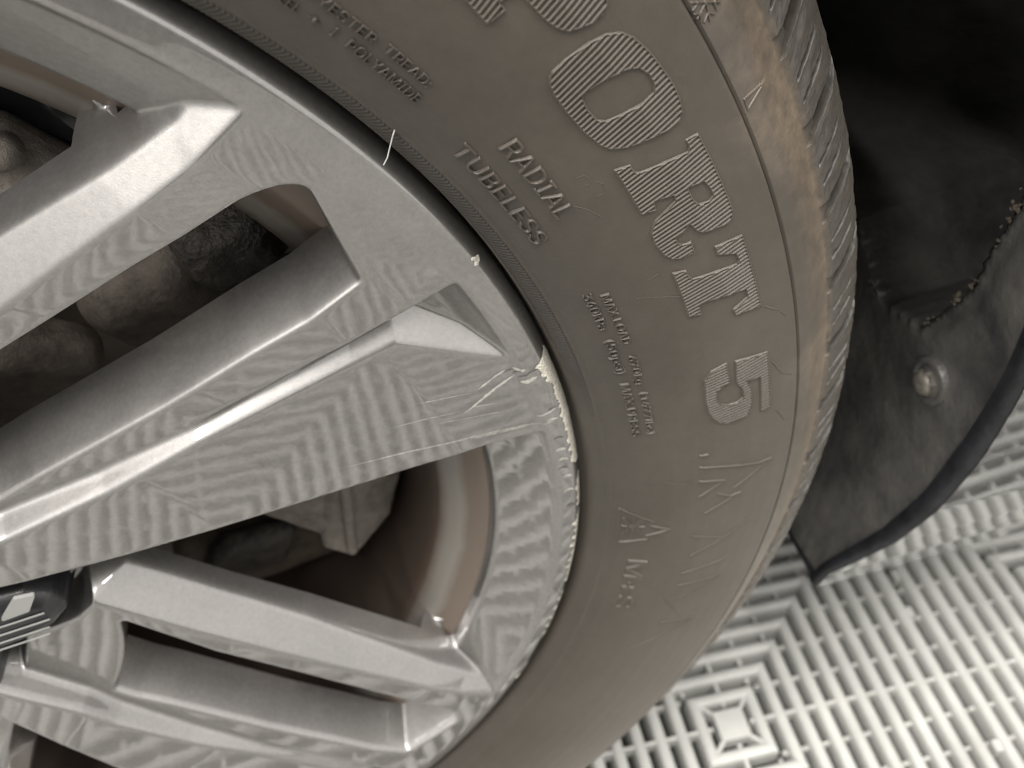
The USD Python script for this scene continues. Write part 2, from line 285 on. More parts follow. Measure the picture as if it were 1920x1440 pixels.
def level_mesh(V, F, G):
    """The part of the mesh where G < 0, its edge cut along G = 0."""
    neg = G[F] < 0; cnt = neg.sum(1); out = [F[cnt == 3]]; V = [V]; n0 = len(V[0]); new = []
    for want in (1, 2):
        T = F[cnt == want]; ng = neg[cnt == want]
        odd = np.argmax(ng if want == 1 else ~ng, axis=1); r = np.arange(len(T))
        p, q, s = T[r, odd], T[r, (odd + 1) % 3], T[r, (odd + 2) % 3]
        tq, ts = (G[p] / (G[p] - G[q]))[:, None], (G[p] / (G[p] - G[s]))[:, None]
        A, B = V[0][p] + tq * (V[0][q] - V[0][p]), V[0][p] + ts * (V[0][s] - V[0][p])
        ia = n0 + len(new) * 0 + sum(len(x) for x in new) + np.arange(len(T)); new.append(A); ib = n0 + sum(len(x) for x in new) + np.arange(len(T)); new.append(B)
        if want == 1: out.append(np.stack([p, ia, ib], 1))
        else: out += [np.stack([ia, q, s], 1), np.stack([ia, s, ib], 1)]
    m = trimesh.Trimesh(np.vstack(V + new), np.vstack(out), process=False); m.merge_vertices(digits_vertex=7); m.remove_unreferenced_vertices()
    return m
gx, gz = np.ix_(ix, iz)
Pv = np.stack([X[gx, gz], Yf[gx, gz], Z[gx, gz]], -1).reshape(-1, 3)
G = np.maximum(np.maximum(Yf - CLIP, HOLE * 4), (RR - 234.0) * 2)[gx, gz].ravel()
wheel = thing('alloy_wheel', 'silver five-spoke alloy wheel with kerb-scraped rim edge inside the tyre', 'wheel')
wf = level_mesh(Pv / 1000, grid_faces(len(ix), len(iz), True), G)
if np.einsum('ij,ij->', wf.face_normals, np.tile([0, 1.0, 0], (len(wf.faces), 1))) > 0: wf.invert()
ed = np.sort(wf.edges, axis=1); uq, first, cnt = np.unique(ed, axis=0, return_index=True, return_counts=True); be = wf.edges[first[cnt == 1]]   # open edges round the slots get their flanks
vm = wf.vertices[be].mean(1) * 1000; rm = np.hypot(vm[:, 0], vm[:, 2]); be = be[(rm < 226) & (rm > 84) & (vm[:, 1] < face(rm) + 13) & ~((rm > 204) & (rm < 208))]
T0, T1 = wf.vertices[be[:, 0]], wf.vertices[be[:, 1]]; dz = np.array([0, .019, 0]); nb = len(be)
flank = trimesh.Trimesh(np.vstack([T0, T1, T1 + dz, T0 + dz]), np.vstack([np.stack([np.arange(nb) + o for o in t], 1) for t in ((0, nb, 2 * nb), (0, 2 * nb, 3 * nb))]), process=False); flank.merge_vertices(digits_vertex=7)
for fl in flank.split(only_watertight=False):
    if len(fl.faces) > 40: part(wheel, 'slot_flank', fl, paint, 40)
part(wheel, 'spoke_face', wf, paint, True)
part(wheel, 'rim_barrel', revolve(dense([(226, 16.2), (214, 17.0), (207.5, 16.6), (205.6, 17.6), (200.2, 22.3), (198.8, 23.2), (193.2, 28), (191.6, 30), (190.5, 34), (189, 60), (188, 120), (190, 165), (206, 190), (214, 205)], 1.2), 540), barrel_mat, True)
part(wheel, 'rim_flange', revolve(dense([(233.6, 4.3), (234.1, 5.4), (234.3, 7.5), (233.8, 10), (231, 14), (222, 16)], .4), 720), paint, True)

# kerb damage: bare metal torn along the rim's edge, chips, and scratches across the blade
def ribbon(name, pts, w, material, lift=.07, rough=.0, label=None, taper=True, seed=0):
    p = np.array(pts, float); q = np.r_[0, np.cumsum(np.hypot(*np.diff(p, axis=0).T))]; u = np.linspace(0, q[-1], max(6, int(q[-1] / .35)))
    c = np.stack([np.interp(u, q, p[:, 0]), np.interp(u, q, p[:, 1])], 1); d = np.gradient(c, axis=0); n = np.stack([-d[:, 1], d[:, 0]], 1) / np.hypot(*d.T)[:, None]
    g = np.random.default_rng(seed); t = u / q[-1]; ww = w * (np.clip(np.minimum(t, 1 - t) * 5, .12, 1) if taper else 1) * (1 + (meshkit.noise(np.stack([u * 1.3, 0 * u, 0 * u + seed], 1), 3) - .5) * .9)
    lines = []
    for k in (-.5, -.25, 0, .25, .5):
        e = c + n * (ww * k)[:, None] + n * (meshkit.noise(np.stack([u * 2.2, 0 * u + k * 9, 0 * u + seed], 1), 5) - .5)[:, None] * w * .25
        lines.append(np.stack([e[:, 0], face_at(e[:, 0], e[:, 1]) - lift - rough * g.random(len(u)) * (abs(k) < .5), e[:, 1]], 1))
    return part(wheel, name, surf(np.stack(lines, 1) / 1000), material, True, label)
for k, (w, pts) in enumerate([(.5, [(209.8, 76.5), (206.0, 74.6), (203.3, 72.7), (200.4, 70.6)]), (.75, [(211.6, 73.6), (205.9, 70.2), (201.6, 66.8), (198.2, 64.2), (196.1, 63.0)]), (1.3, [(217.5, 70.9), (214.8, 70.2), (212.6, 70.1)]),
        (.8, [(214.1, 74.4), (211.9, 75.3), (210.4, 76.3)]), (.22, [(200.4, 70.2), (192.7, 70.7), (184.2, 71.0)]), (.20, [(196.4, 64.4), (186.5, 64.5), (176.4, 63.6)]), (.25, [(199.1, 64.9), (202.0, 64.6), (205.4, 64.3)]),
        (.18, [(209.4, 60.2), (199.6, 61.0), (188.5, 61.8)]), (.34, [(222.8, 51.2), (214.0, 52.7), (199.2, 53.1), (179.6, 52.7), (161.9, 51.5)]), (.3, [(216.4, 52.1), (205.4, 52.2), (197.6, 52.5)]), (.6, [(223.3, 56.7), (221.1, 55.8), (217.3, 55.3)]), (.4, [(224.0, 52.8), (219.6, 51.4)])]):
    ribbon('scratch', pts, w, scuff, seed=k)
for k, (x, z, w) in enumerate([(213.4, 72.7, .6), (211.8, 74.6, .45), (215.9, 73.4, .5), (209.2, 75.6, .4), (222.0, 57.2, .4)]):
    ribbon('dark_scar', [(x - 1.5, z - .5), (x, z), (x + 1.6, z - .1)], w, scar, .05, seed=30 + k)
for k, (x, z, w) in enumerate([(202.6, 112.4, 1.4), (201.7, 113.4, .8), (213.9, 92.0, .35), (214.6, 89.9, .3), (213.4, 93.4, .3)]):
    ribbon('paint_chip', [(x - .7, z + .3), (x, z), (x + .9, z - .4)], w, bare if k < 2 else scar, .1, .12, seed=40 + k)
def rim_scrape(name, t0, t1, width, seed, rin=233.9):
    """A torn bare band on the rim's outer edge between two angles; width(t) in mm."""
    th = np.arange(t0, t1, .045); L = th * math.radians(1) * 232; g = np.random.default_rng(seed)
    w = np.array([width(t) for t in th]); w = w * (1 + (meshkit.fbm(np.stack([L * .55, 0 * L, 0 * L + seed], 1), 3, 2) - .5) * .9) * np.clip(np.minimum(th - t0, t1 - th) / .5, .1, 1)
    k = np.linspace(0, 1, 12); Rg = rin - w[:, None] * k[None] + (meshkit.noise(np.stack(np.broadcast_arrays(L[:, None] * 1.1, k[None] * 3, 0.0 * L[:, None]), -1), 7) - .5) * .25
    tg = th[:, None] + k[None] * .25
    x, z = Rg * np.cos(np.radians(tg)), Rg * np.sin(np.radians(tg))
    saw = np.abs(((L[:, None] * .8 + Rg * .7 + 1.2 * meshkit.noise(np.stack(np.broadcast_arrays(L[:, None] * .5, Rg * .5, 0 * Rg), -1), 4)) % 1) - .5)
    y = face_at(x, z) - .10 - .45 * saw * np.clip(np.minimum(k, 1 - k) * 6, 0, 1)[None] - .15 * g.random(x.shape)
    part(wheel, name, surf(np.stack([x, y, z], -1) / 1000), bare, False, 'torn bare metal along the rim edge')
rim_scrape('kerb_scrape', 6.4, 19.2, lambda t: np.interp(t, [6.4, 8, 11, 15, 17.5, 19.2], [2.0, 3.1, 3.1, 2.7, 3.1, 4.4]), 1)
rim_scrape('kerb_scrape', 1.2, 5.2, lambda t: 2.2, 2, 233.5); rim_scrape('kerb_scrape', -9.6, .7, lambda t: 1.6 + 1.5 * math.sin(t * 3.1) ** 2, 3, 233.3); rim_scrape('kerb_scrape', -18.5, -10.0, lambda t: 1.5 + 1.3 * math.sin(t * 2.3) ** 2, 4, 233.3)
rim_scrape('kerb_scrape', -25.2, -21.8, lambda t: 3.2, 5)
for k, (a, r) in enumerate([(11.2, 228.2), (9.8, 227.9), (8.6, 228.0), (7.6, 227.6), (6.4, 228.6), (4.6, 229.0), (2.6, 229.2), (13.4, 228.0)]):
    a0, a1 = math.radians(a), math.radians(a - .55)
    ribbon('kerb_bite', [(r * math.cos(a0) - 1.5, r * math.sin(a0) - .4), (r * math.cos(a0), r * math.sin(a0)), ((r + 1.6) * math.cos(a1), (r + 1.6) * math.sin(a1) + .9)], .8, scuff if k % 3 else scar, .06, .06, seed=60 + k)

# ------------------------------------------------------------------ tyre
TR = [228, 234.5, 235.4, 236.4, 238.2, 240.0, 240.7, 241.4, 246, 256, 268, 280, 290, 296.85, 297.3, 297.75, 304, 309.5, 314.5, 318, 320.3]
TY = [22, 9.5, 3.5, 0.2, -1.9, -3.5, -4.5, -4.2, -7, -10.5, -13, -13.6, -13, -11.9, -10.5, -11.6, -8.5, -3.9, -0.2, 3.0, 6.0]
def ty(r): return np.interp(r, TR[1:], TY[1:])
tyre = thing('tyre', 'dusty black winter tyre with ribbed raised lettering mounted on the alloy wheel', 'tyre')
def flat_bottom(m):
    v = m.vertices.copy(); v[:, 2] = np.maximum(v[:, 2], -HZ + 0.0004); m.vertices = v
    return m
car = [(r, y) for r, y in zip(TR, TY)]
side = np.vstack([dense(car[:14], .45), np.array(car[14:15]), dense(car[15:19], .5)])
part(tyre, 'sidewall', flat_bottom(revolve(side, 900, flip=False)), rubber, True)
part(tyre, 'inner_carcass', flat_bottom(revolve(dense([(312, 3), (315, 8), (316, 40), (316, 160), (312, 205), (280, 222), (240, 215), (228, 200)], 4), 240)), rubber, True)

# serrated band beside the rim
th = np.arange(12.5, 66, 0.022); rr = np.linspace(235.8, 239.9, 12)
fade = np.clip((th - 13) / 5, 0, 1) ** .7
ph = th[:, None] * math.radians(1) * 238 / 1.08 + (rr[None] - 238) * .34
rid = (np.abs((ph % 1) - .5) * 2) * .62 * fade[:, None] * np.clip(np.minimum(rr - 235.8, 239.9 - rr) / .4, 0, 1)[None]
part(tyre, 'serrated_band', surf(polar(np.broadcast_to(rr[None], rid.shape), np.broadcast_to(th[:, None], rid.shape), ty(rr)[None] - rid - .02)), rubber_band, True)

# raised lettering: every word or big letter is a relief draped over the sidewall
R0 = 278.0
def relief(name, poly, height, step, dome=0.9, ribs_pitch=None, border=.45, R_ref=R0, tilt=0.0, label=None, m=None):
    """poly in (s = arc length at R_ref along increasing angle, R), mm."""
    x0, y0, x1, y1 = poly.bounds
    s = np.arange(x0 - step, x1 + step * 2, step); r = np.arange(y0 - step, y1 + step * 2, step)
    S, Rg = np.meshgrid(s, r, indexing='ij'); pts = shapely.points(S.ravel(), Rg.ravel())
    shapely.prepare(poly); ins = shapely.contains(poly, pts); d = shapely.distance(poly.boundary, pts)
    d = np.where(ins, d, -d).reshape(S.shape)
    if ribs_pitch:
        c = ((S - (x0 + x1) / 2) + (Rg - 278) * tilt) / ribs_pitch
        rib = 1 - np.abs((c % 1) - .5) * 2
        h = height * np.maximum(np.clip(rib * 1.35 - .12, 0, 1) * np.clip(d / .25, 0, 1), np.clip(1 - np.abs(d - border * .5) / (border * .55), 0, 1) * .95)
    else:
        h = height * np.clip(d / dome, 0, 1) ** .75
    h = np.where(d > 0, h, d * 1.5)
    th = np.degrees(S / R_ref)
    P = polar(Rg, th, ty(Rg) - h)
    F = grid_faces(len(s), len(r)); keep = (d.ravel()[F] > -step * 1.1).all(1)
    t = trimesh.Trimesh(P.reshape(-1, 3), F[keep], process=False); t.remove_unreferenced_vertices()
    return part(tyre, name, t, m or rubber_rib, True, label)
def rt_poly(outer, holes=()):
    f = lambda p: [(math.radians(t) * R0, r) for r, t in p]
    return Polygon(f(outer), [f(h) for h in holes]).buffer(0)
LO = [(269.6, 37.1), (270.8, 37.27), (274.1, 37.31), (279.3, 37.2), (282.8, 36.96), (285.2, 36.54), (286.4, 36.04), (287.3, 35.13), (287.7, 34.14), (287.9, 33.16), (287.5, 32.32), (286.7, 31.8), (285.2, 31.51), (282.1, 31.5), (277.2, 31.72), (273.6, 31.97), (270.7, 32.38), (269.4, 32.87), (268.3, 33.96), (268.0, 35.27), (268.3, 36.39), (268.8, 36.83)]
LOi = [(272.7, 35.49), (277.5, 35.4), (281.9, 35.11), (283.8, 34.8), (284.7, 34.28), (284.5, 33.8), (283.7, 33.5), (280.8, 33.41), (276.6, 33.59), (273.3, 33.78), (272.0, 34.08), (271.7, 34.71), (272.1, 35.28)]
LR_ = [(268.9, 31.36), (272.4, 31.11), (272.3, 30.87), (272.5, 30.59), (273.3, 30.45), (283.7, 29.94), (284.3, 30.11), (284.4, 30.53), (287.4, 30.44), (287.5, 28.6), (287.6, 25.97), (287.5, 25.51), (286.8, 25.16), (285.0, 24.96), (281.7, 25.13), (279.2, 25.31), (278.1, 25.6), (277.3, 26.2), (276.6, 26.08), (273.5, 25.82), (273.3, 25.53), (274.0, 25.26), (275.0, 25.2), (276.2, 25.2), (276.0, 24.4), (273.0, 24.4), (270.8, 24.6), (269.3, 25.1), (268.4, 26.11), (268.7, 26.86), (269.7, 27.22), (270.8, 27.48), (276.7, 27.95), (276.8, 28.24), (276.1, 28.3), (272.8, 28.54), (272.3, 27.99), (268.9, 28.22)]
LRi = [(280.4, 28.19), (283.9, 27.98), (284.5, 27.42), (284.5, 27.01), (283.3, 26.86), (281.2, 27.0), (280.6, 27.27), (280.3, 27.62)]
LT = [(269.3, 23.8), (272.7, 23.56), (272.7, 23.15), (273.3, 22.79), (284.2, 22.32), (284.9, 22.48), (284.7, 22.92), (280.4, 23.53), (280.6, 24.11), (287.7, 23.85), (287.7, 21.73), (287.9, 18.63), (280.6, 18.92), (280.4, 19.41), (284.7, 19.8), (284.7, 20.35), (273.2, 20.85), (272.7, 20.57), (272.8, 20.04), (269.3, 20.26)]
L5 = [(278.4, 15.43), (288.0, 15.01), (288.0, 12.79), (288.4, 10.18), (285.0, 10.22), (285.0, 11.66), (285.0, 13.23), (281.4, 13.35), (282.5, 12.66), (282.6, 11.4), (281.4, 10.47), (279.1, 10.15), (275.4, 10.14), (272.6, 10.35), (270.4, 11.03), (269.2, 11.9), (268.8, 12.9), (269.2, 14.74), (271.5, 15.32), (276.2, 15.55), (276.5, 13.57), (274.7, 13.69), (272.6, 13.42), (272.2, 12.68), (273.4, 12.12), (275.6, 11.88), (277.9, 11.86), (279.7, 12.1), (279.4, 12.9), (278.2, 13.38), (277.9, 13.89)]
LP = [(268.9, 43.6), (272.3, 43.4), (272.5, 42.9), (283.8, 42.5), (284.4, 42.8), (287.5, 42.75), (287.6, 39.2), (287.3, 38.4), (286.2, 37.85), (284.6, 37.62), (281.8, 37.67), (277.8, 38.06), (276.5, 38.47), (275.8, 39.13), (275.7, 40.24), (275.8, 40.7), (272.4, 40.9), (272.2, 40.5), (268.0, 40.6)]
LPi = [(279.0, 40.5), (284.3, 40.2), (284.4, 39.6), (283.2, 39.3), (280.2, 39.5)]
for nm, o, hs in (('P', LP, [LPi]), ('O', LO, [LOi]), ('R', LR_, [LRi]), ('T', LT, []), ('5', L5, [])):
    relief('raised_letter', rt_poly(o, hs), .62, .14, ribs_pitch=1.15, tilt=-.12, label='large ribbed raised ' + ('figure ' if nm == '5' else 'letter ') + nm)
def word(text, th0, th1, r0, h, bold=None, relief_h=.65, name='raised_word'):
    """A word read clockwise from angle th0 to th1, its base on radius r0."""
    bold = True
    m = meshkit.text_mesh(text, 1.0, 0.01, bold)
    top = m.faces[m.face_normals[:, 2] > .5]
    poly = unary_union([Polygon(m.vertices[f][:, :2]).buffer(1e-4) for f in top])
    x0, y0, x1, y1 = poly.bounds
    k = math.radians(th0 - th1) * r0 / (x1 - x0)
    poly = shapely.affinity.affine_transform(poly, [-k, 0, 0, h, math.radians(th0) * r0 + k * x0, r0])
    return relief(name, poly, relief_h, .10, dome=.2 if h < 3 else .32, R_ref=r0, label='small raised word ' + text)
word('RADIAL', 35.6, 30.15, 253.1, 4.2)
word('TUBELESS', 36.75, 29.1, 245.3, 3.7)
word('MAX.LOAD', 24.05, 19.65, 252.0, 2.2); word('670kg', 18.5, 15.8, 252.0, 2.1); word('(1477lbs)', 14.95, 10.7, 252.1, 2.1)
word('340kPa', 24.4, 21.25, 248.1, 2.3); word('(50psi)', 20.25, 17.05, 248.1, 2.3); word('MAX.PRESS', 16.05, 10.55, 247.9, 2.4)
word('POLYESTER', 47.35, 43.2, 251.4, 2.0); word('TREAD:', 42.7, 40.15, 251.7, 2.0)
word('STEEL', 47.7, 46.2, 247.6, 1.9); word('+', 45.8, 45.2, 247.8, 1.8); word('1', 44.7, 44.5, 247.9, 2.1); word('POLYAMIDE', 43.9, 39.85, 247.8, 2.1)
word('M+S', -4.3, -11.0, 248.6, 6.2)

def strokes(name, lines, w, h, label, step=.16):
    p = unary_union([LineString([(math.radians(t) * R0, r) for r, t in ln]).buffer(w / 2) for ln in lines])
    return relief(name, p, h, step, dome=w * .45, label=label)
strokes('snow_peak_mark', [[(243.6, 2.0), (254.0, .6), (252.6, .2), (259.6, -.36), (252.5, -1.1), (253.6, -1.5), (244.2, -2.2), (243.6, 2.0)],
    [(245.2, .9), (250.8, -.9)], [(250.8, .8), (245.2, -1.0)], [(248.0, 1.2), (248.0, -1.3)], [(244.8, -.05), (251.6, -.05)], [(246, .5), (246.6, -.05), (246, -.6)], [(250, .4), (249.4, -.05), (250, -.5)]], .75, .5, 'raised mountain and snowflake mark')
strokes('raised_mark', [[(266.7, 6.35), (286.4, 5.1), (290.2, 5.18), (278.5, 3.26)], [(267.0, 4.84), (275.0, 4.39), (267.2, 3.13)], [(273.3, 3.09), (277.7, 2.47), (281.2, 2.63), (270.2, 1.13)], [(266.7, 7.6), (269.0, 7.55)]], .8, .45, 'raised zigzag mark below the figure')
strokes('raised_mark', [[(267.2, -1.37), (279.2, -2.29), (268.9, -3.82)], [(279.2, -2.29), (288.0, -.9)], [(268.0, -6.0), (283.0, -5.0)], [(268.6, -7.6), (284.0, -7.0), (270.0, -9.4)], [(268.0, -12.6), (281.0, -12.3), (262.0, -16.5)]], .7, .35, 'faint raised zigzag marks low on the sidewall')
strokes('raised_triangle', [[(299.0, 30.16), (298.8, 29.61), (304.9, 29.88), (299.0, 30.16)]], .5, .4, 'small raised triangle on the shoulder')
flake = []
for a in range(6):
    u = math.radians(60 * a + 12); e = lambda r_, da: (300.9 + r_ * math.cos(u + da), 34.78 + math.degrees(r_ * math.sin(u + da) / 300))
    flake += [[e(.2, 0), e(3.7, 0)], [e(2.0, 0), e(3.4, .40)], [e(2.0, 0), e(3.4, -.40)]]
strokes('raised_snowflake', flake, .5, .5, 'raised snowflake on the shoulder')

dust_line = simple('pale_dust_scuff', (0.075, 0.066, 0.055), 0.8, var=0.3, scale=900)
def scuff_mark(pts, w):
    p = LineString([(math.radians(t) * R0, r) for r, t in pts]).buffer(w / 2); relief('dust_scuff', p, .09, .1, dome=w * .4, m=dust_line)
for pts, w in [([(261.6, 31.95), (263.2, 31.9), (263.9, 31.6), (263.2, 31.3), (261.8, 31.35)], .22), ([(264.5, 31.3), (265.6, 30.9), (264.9, 30.4), (263.0, 30.45)], .2), ([(257.9, 30.47), (259.0, 30.2), (260.0, 29.86), (261.5, 29.1)], .22), ([(259.6, 22.91), (264, 22.5), (270.9, 21.74)], .2), ([(256.2, 5.21), (260, 4.8), (263.5, 4.7)], .35), ([(262, 24.4), (264, 23.9), (266.5, 24.1)], .2),
               ([(289, 14.0), (292, 12.6), (295, 12.1)], .5), ([(290.5, 9.6), (293.5, 8.3), (295.5, 8.2)], .6), ([(288.5, 18.5), (292.5, 17.6), (294.2, 16.9)], .4), ([(251, -6.2), (262, -8.4), (276, -12.2)], .3)]: scuff_mark(pts, w)

# tread blocks round the shoulder
tp = dense([(309.3, -3.7), (314.5, -1.2), (319.6, 1.4), (323.2, 5.0), (325.2, 11), (326.6, 20), (327.4, 32), (327.8, 60)], .6, 1)
ts = np.r_[0, np.cumsum(np.hypot(*np.diff(tp, axis=0).T))]
tn = np.gradient(tp, axis=0); tn = np.stack([-tn[:, 1], tn[:, 0]], 1); tn /= np.hypot(*tn.T)[:, None]
tn *= np.sign((tn * np.array([1.0, -.2])).sum(1))[:, None]
NB = 75; DA = 360.0 / NB
def tread_block(k):
    n = 72 if -25 < ((k * DA + 180) % 360) - 180 < 48 else 20
    u = np.linspace(0, 1, n)[:, None]; S = ts[None, :]; mm = DA * 5.62
    skew = np.clip(S - 2, 0, None) * .11
    ang = (k + u) * DA + skew + 1.3
    on = np.clip((S - 1.2) / 1.2, 0, 1); e = np.minimum(u, 1 - u) * mm
    w = 2.1 + np.clip(4 - S, 0, 3) * .4
    depth = -np.clip(1.7 - e / w * 1.7, 0, 1) ** .4 * 13 * on
    for c in (.34, .58):
        depth -= np.clip(1.5 - np.abs(u - c) * mm / .42, 0, 1) * 4.5 * np.clip((S - 3.2) / .8, 0, 1) * np.clip((13 - S) / 1.5, 0, 1)
    depth = depth + (meshkit.fbm(np.stack(np.broadcast_arrays(ang * 2.6, S * .5, 3.0 + 0 * ang), -1), 4, 5) - .5) * .9 * on + on * .9
    r = tp[None, :, 0] + tn[None, :, 0] * depth; y = tp[None, :, 1] + tn[None, :, 1] * depth
    return flat_bottom(surf(polar(r, ang, y)))
for k in range(NB): part(tyre, 'tread_block', tread_block(k), rubber, True)

# ------------------------------------------------------------------ brake behind the spokes
def lump(pts, mat_noise=.0002, seed=1, res=.0022, sm=8):
    """One cast piece: the hull of spheres given as (x, y, z, r) in mm, roughened."""
    from manifold3d import Manifold
    ms = [Manifold.hull_points(trimesh.creation.icosphere(2, r).vertices + np.array([x, y, z])) for x, y, z, r in pts]
    h = Manifold.batch_hull(ms).refine_to_length(res * 1000)
    o = h.to_mesh(); t = trimesh.Trimesh(np.array(o.vert_properties[:, :3]) / 1000, np.array(o.tri_verts), process=True)
    v = t.vertices; nz = meshkit.fbm(v * 170, 4, seed) - .5; t.vertices = v + t.vertex_normals * (nz * mat_noise * 6)[:, None]
    return t
brake = thing('brake_caliper', 'dirty cast brake caliper and carrier seen through the spoke gaps', 'brake caliper')
part(brake, 'caliper_body', lump([(60, 58, 140, 10), (112, 60, 106, 12), (98, 58, 128, 9), (60, 70, 90, 14)], seed=3), cast_pale, True)
part(brake, 'bolt_head', lump([(102.5, 44, 133.5, 4.2), (102, 50, 131, 4.4)], .0002, 4, .0015), cast_pale, True)
part(brake, 'spring_plate', lump([(108, 62, 142, 3), (122, 62, 122, 3), (80, 70, 150, 4), (135, 74, 120, 4)], .0003, 5), black_gloss, True)
part(brake, 'piston_housing', lump([(112, 55, 80, 11), (128, 55, 86, 13), (133, 62, 70, 14), (118, 66, 62, 12)], seed=6), cast_grey, True)
part(brake, 'guide_boot', lump([(142, 52, 94, 12.5), (149, 52, 94.5, 12.0)], .0007, 7, .0018), boot, True)
part(brake, 'carrier_ear', lump([(158, 62, 108, 8), (172, 64, 99, 7), (160, 70, 84, 9)], seed=8), cast_grey, True)
part(brake, 'lower_ear', lump([(76, 58, 68, 10), (92, 62, 58, 9), (66, 66, 40, 10)], seed=9), cast_grey, True)
part(brake, 'carrier_bracket', lump([(151, 60, -61, 3), (158.5, 58, -66, 3), (165, 60, -60, 3), (173.5, 62, -52, 3), (174, 62, -44, 3), (183, 66, -24, 3), (161, 60, -18, 4), (152, 64, -30, 4)], seed=10), cast_pale, True)
part(brake, 'carrier_rib', lump([(161.5, 56, -22, 2.6), (158.5, 55.5, -64, 2.2)], .0001, 12, .0015), cast_pale, True)
part(brake, 'carrier_arm', lump([(131, 64, -36, 3), (148, 62, -44, 3.5), (150, 62, -54, 3), (154, 62, -22, 4), (138, 66, -18, 4)], seed=16), cast_pale, True)
part(brake, 'carrier_web', lump([(150, 66, -18, 7), (120, 70, -20, 6), (100, 70, -10, 7), (118, 72, 0, 8)], seed=13), cast_grey, True)
part(brake, 'brake_pad', lump([(112, 70, -62, 6), (134, 70, -60, 5), (128, 72, -76, 5), (104, 74, -76, 6)], seed=14), boot, True)
part(brake, 'dust_shield_lip', lump([(96, 80, -70, 8), (140, 80, -66, 7), (150, 84, -90, 7), (100, 84, -100, 8)], seed=15), brown_steel, True)
disc = thing('brake_disc', 'dark dusty brake disc deep inside the wheel behind the caliper', 'brake disc')
part(disc, 'friction_ring', revolve([(80, 96), (138, 96), (140, 97), (140, 117), (138, 118), (80, 118)], 180), disc_mat)
part(disc, 'disc_bell', revolve([(30, 60), (70, 60), (78, 64), (80, 96)], 120), brown_steel, True)

# ------------------------------------------------------------------ centre cap of the wheel: a disc with five arms over the lug recesses
def domed(poly, y0, rim, step=.8):
    x0, z0, x1, z1 = poly.bounds; xs = np.arange(x0 - step, x1 + 2 * step, step); zs = np.arange(z0 - step, z1 + 2 * step, step)
    A, B = np.meshgrid(xs, zs, indexing='ij'); pts = shapely.points(A.ravel(), B.ravel()); shapely.prepare(poly)
    d = shapely.distance(poly.boundary, pts); d = np.where(shapely.contains(poly, pts), d, -d).reshape(A.shape)
    h = np.where(d > 0, np.minimum(np.clip(d / rim, 0, 1) ** .5, 1) * 6, d * 8)
    P = np.stack([A, y0 + 6 - h + (np.hypot(A, B) - 60) * 0.02, B], -1).reshape(-1, 3) / 1000
    return level_mesh(P, grid_faces(len(xs), len(zs), True), (h.ravel() * 0 - 1) * ((d.ravel() > -1.2) * 2 - 1.0))
cp = part(wheel, 'centre_cap', domed(cap_poly(), 5.0, 5.0), black_gloss, True)
for k in range(4):
    a = math.radians(8 + 72 * k)
    for off in (1.6, -2.0, -5.5, -8.6):
        u = np.linspace(46, 73 - abs(off) * .5, 12); w = .42
        c0 = np.stack([u * math.cos(a) - off * math.sin(a), 4.75 + 0 * u, u * math.sin(a) + off * math.cos(a)], 1); n_ = np.array([-math.sin(a), 0, math.cos(a)])
        P = np.stack([c0 - n_ * w, c0 - [0, .28, 0], c0 + n_ * w], 1) / 1000
        part(cp, 'raised_line', surf(P), cap_line, True)
    pf = np.array([(62.5, 5.2), (70.5, 8.6), (73.5, 10.6), (69, 5.6)]) if k else np.array([(62.5, 5.4), (69.3, 12.0), (73.8, 11.2), (69.5, 5.8)])
    pf = np.stack([pf[:, 0] * math.cos(a) - pf[:, 1] * math.sin(a), pf[:, 0] * math.sin(a) + pf[:, 1] * math.cos(a)], 1)
    pm = trimesh.creation.extrude_polygon(Polygon(pf).buffer(.5), 2.0); v = pm.vertices.copy(); pm.vertices = np.stack([v[:, 0], 5.2 - v[:, 2] * .6, v[:, 1]], 1) / 1000; pm.fix_normals()
    part(cp, 'grey_inset', pm, cap_line)

# ------------------------------------------------------------------ car body round the wheel
def panel_y(z): return np.interp(z, [-112, -98.7, -57.4, -28.2, 7, 41, 120, 800], [9.8, 8.2, -7.5, -15, -20, -23, -26, -30])
RA = 367.0
body = thing('car_fender', 'grey glossy car bodywork with black wheel arch edge behind the tyre', 'car body')
th = np.r_[np.arange(-17.2, 20, .25), np.arange(20, 197.3, 2.0), 197.2]; t = np.linspace(0, 1, 90) ** 1.5
Rm = np.where(np.sin(np.radians(th)) < -.01, 110 / np.maximum(-np.sin(np.radians(th)), 1e-6), 1e9); Rm = np.minimum(Rm, 900); Rm = np.maximum(Rm, RA + 1)
Rg = RA + (Rm[:, None] - RA) * t[None]; tg = np.broadcast_to(th[:, None], Rg.shape)
Zg = Rg * np.sin(np.radians(tg)); Pp = polar(Rg, tg, panel_y(Zg)); Pp[..., 2] = np.minimum(Pp[..., 2], .5)
part(body, 'fender_panel', surf(Pp, True), body_mat, True)
zb = -HZ + .193
part(body, 'sill_underside', trimesh.Trimesh(np.array([[.351, .0105, zb], [.9, .0105, zb], [.9, .7, zb], [.42, .7, zb], [.42, .08, zb], [.353, .05, zb]]), [[0, 5, 4], [0, 4, 1], [1, 4, 3], [1, 3, 2]], process=False), trim_mat)
part(body, 'light_block_top', trimesh.creation.box((1.8, 1.5, .02), trimesh.transformations.translation_matrix((0, .72, .5))), body_mat)  # unseen plate added to keep overhead light out of the wheel arch
ed0 = lambda a: panel_y(RA * np.sin(np.radians(a)))
u = np.linspace(0, 1, 12); prof_r = RA - 1.2 * np.sin(u * np.pi) - .6
tl = np.r_[np.arange(-17.2, 30, .3), np.arange(30, 197.3, 2), 197.2]
Yt = ed0(tl)[:, None] + u[None] * np.interp(tl, [-17, -8, 0, 10], [5.5, 8.2, 9.5, 8])[:, None]
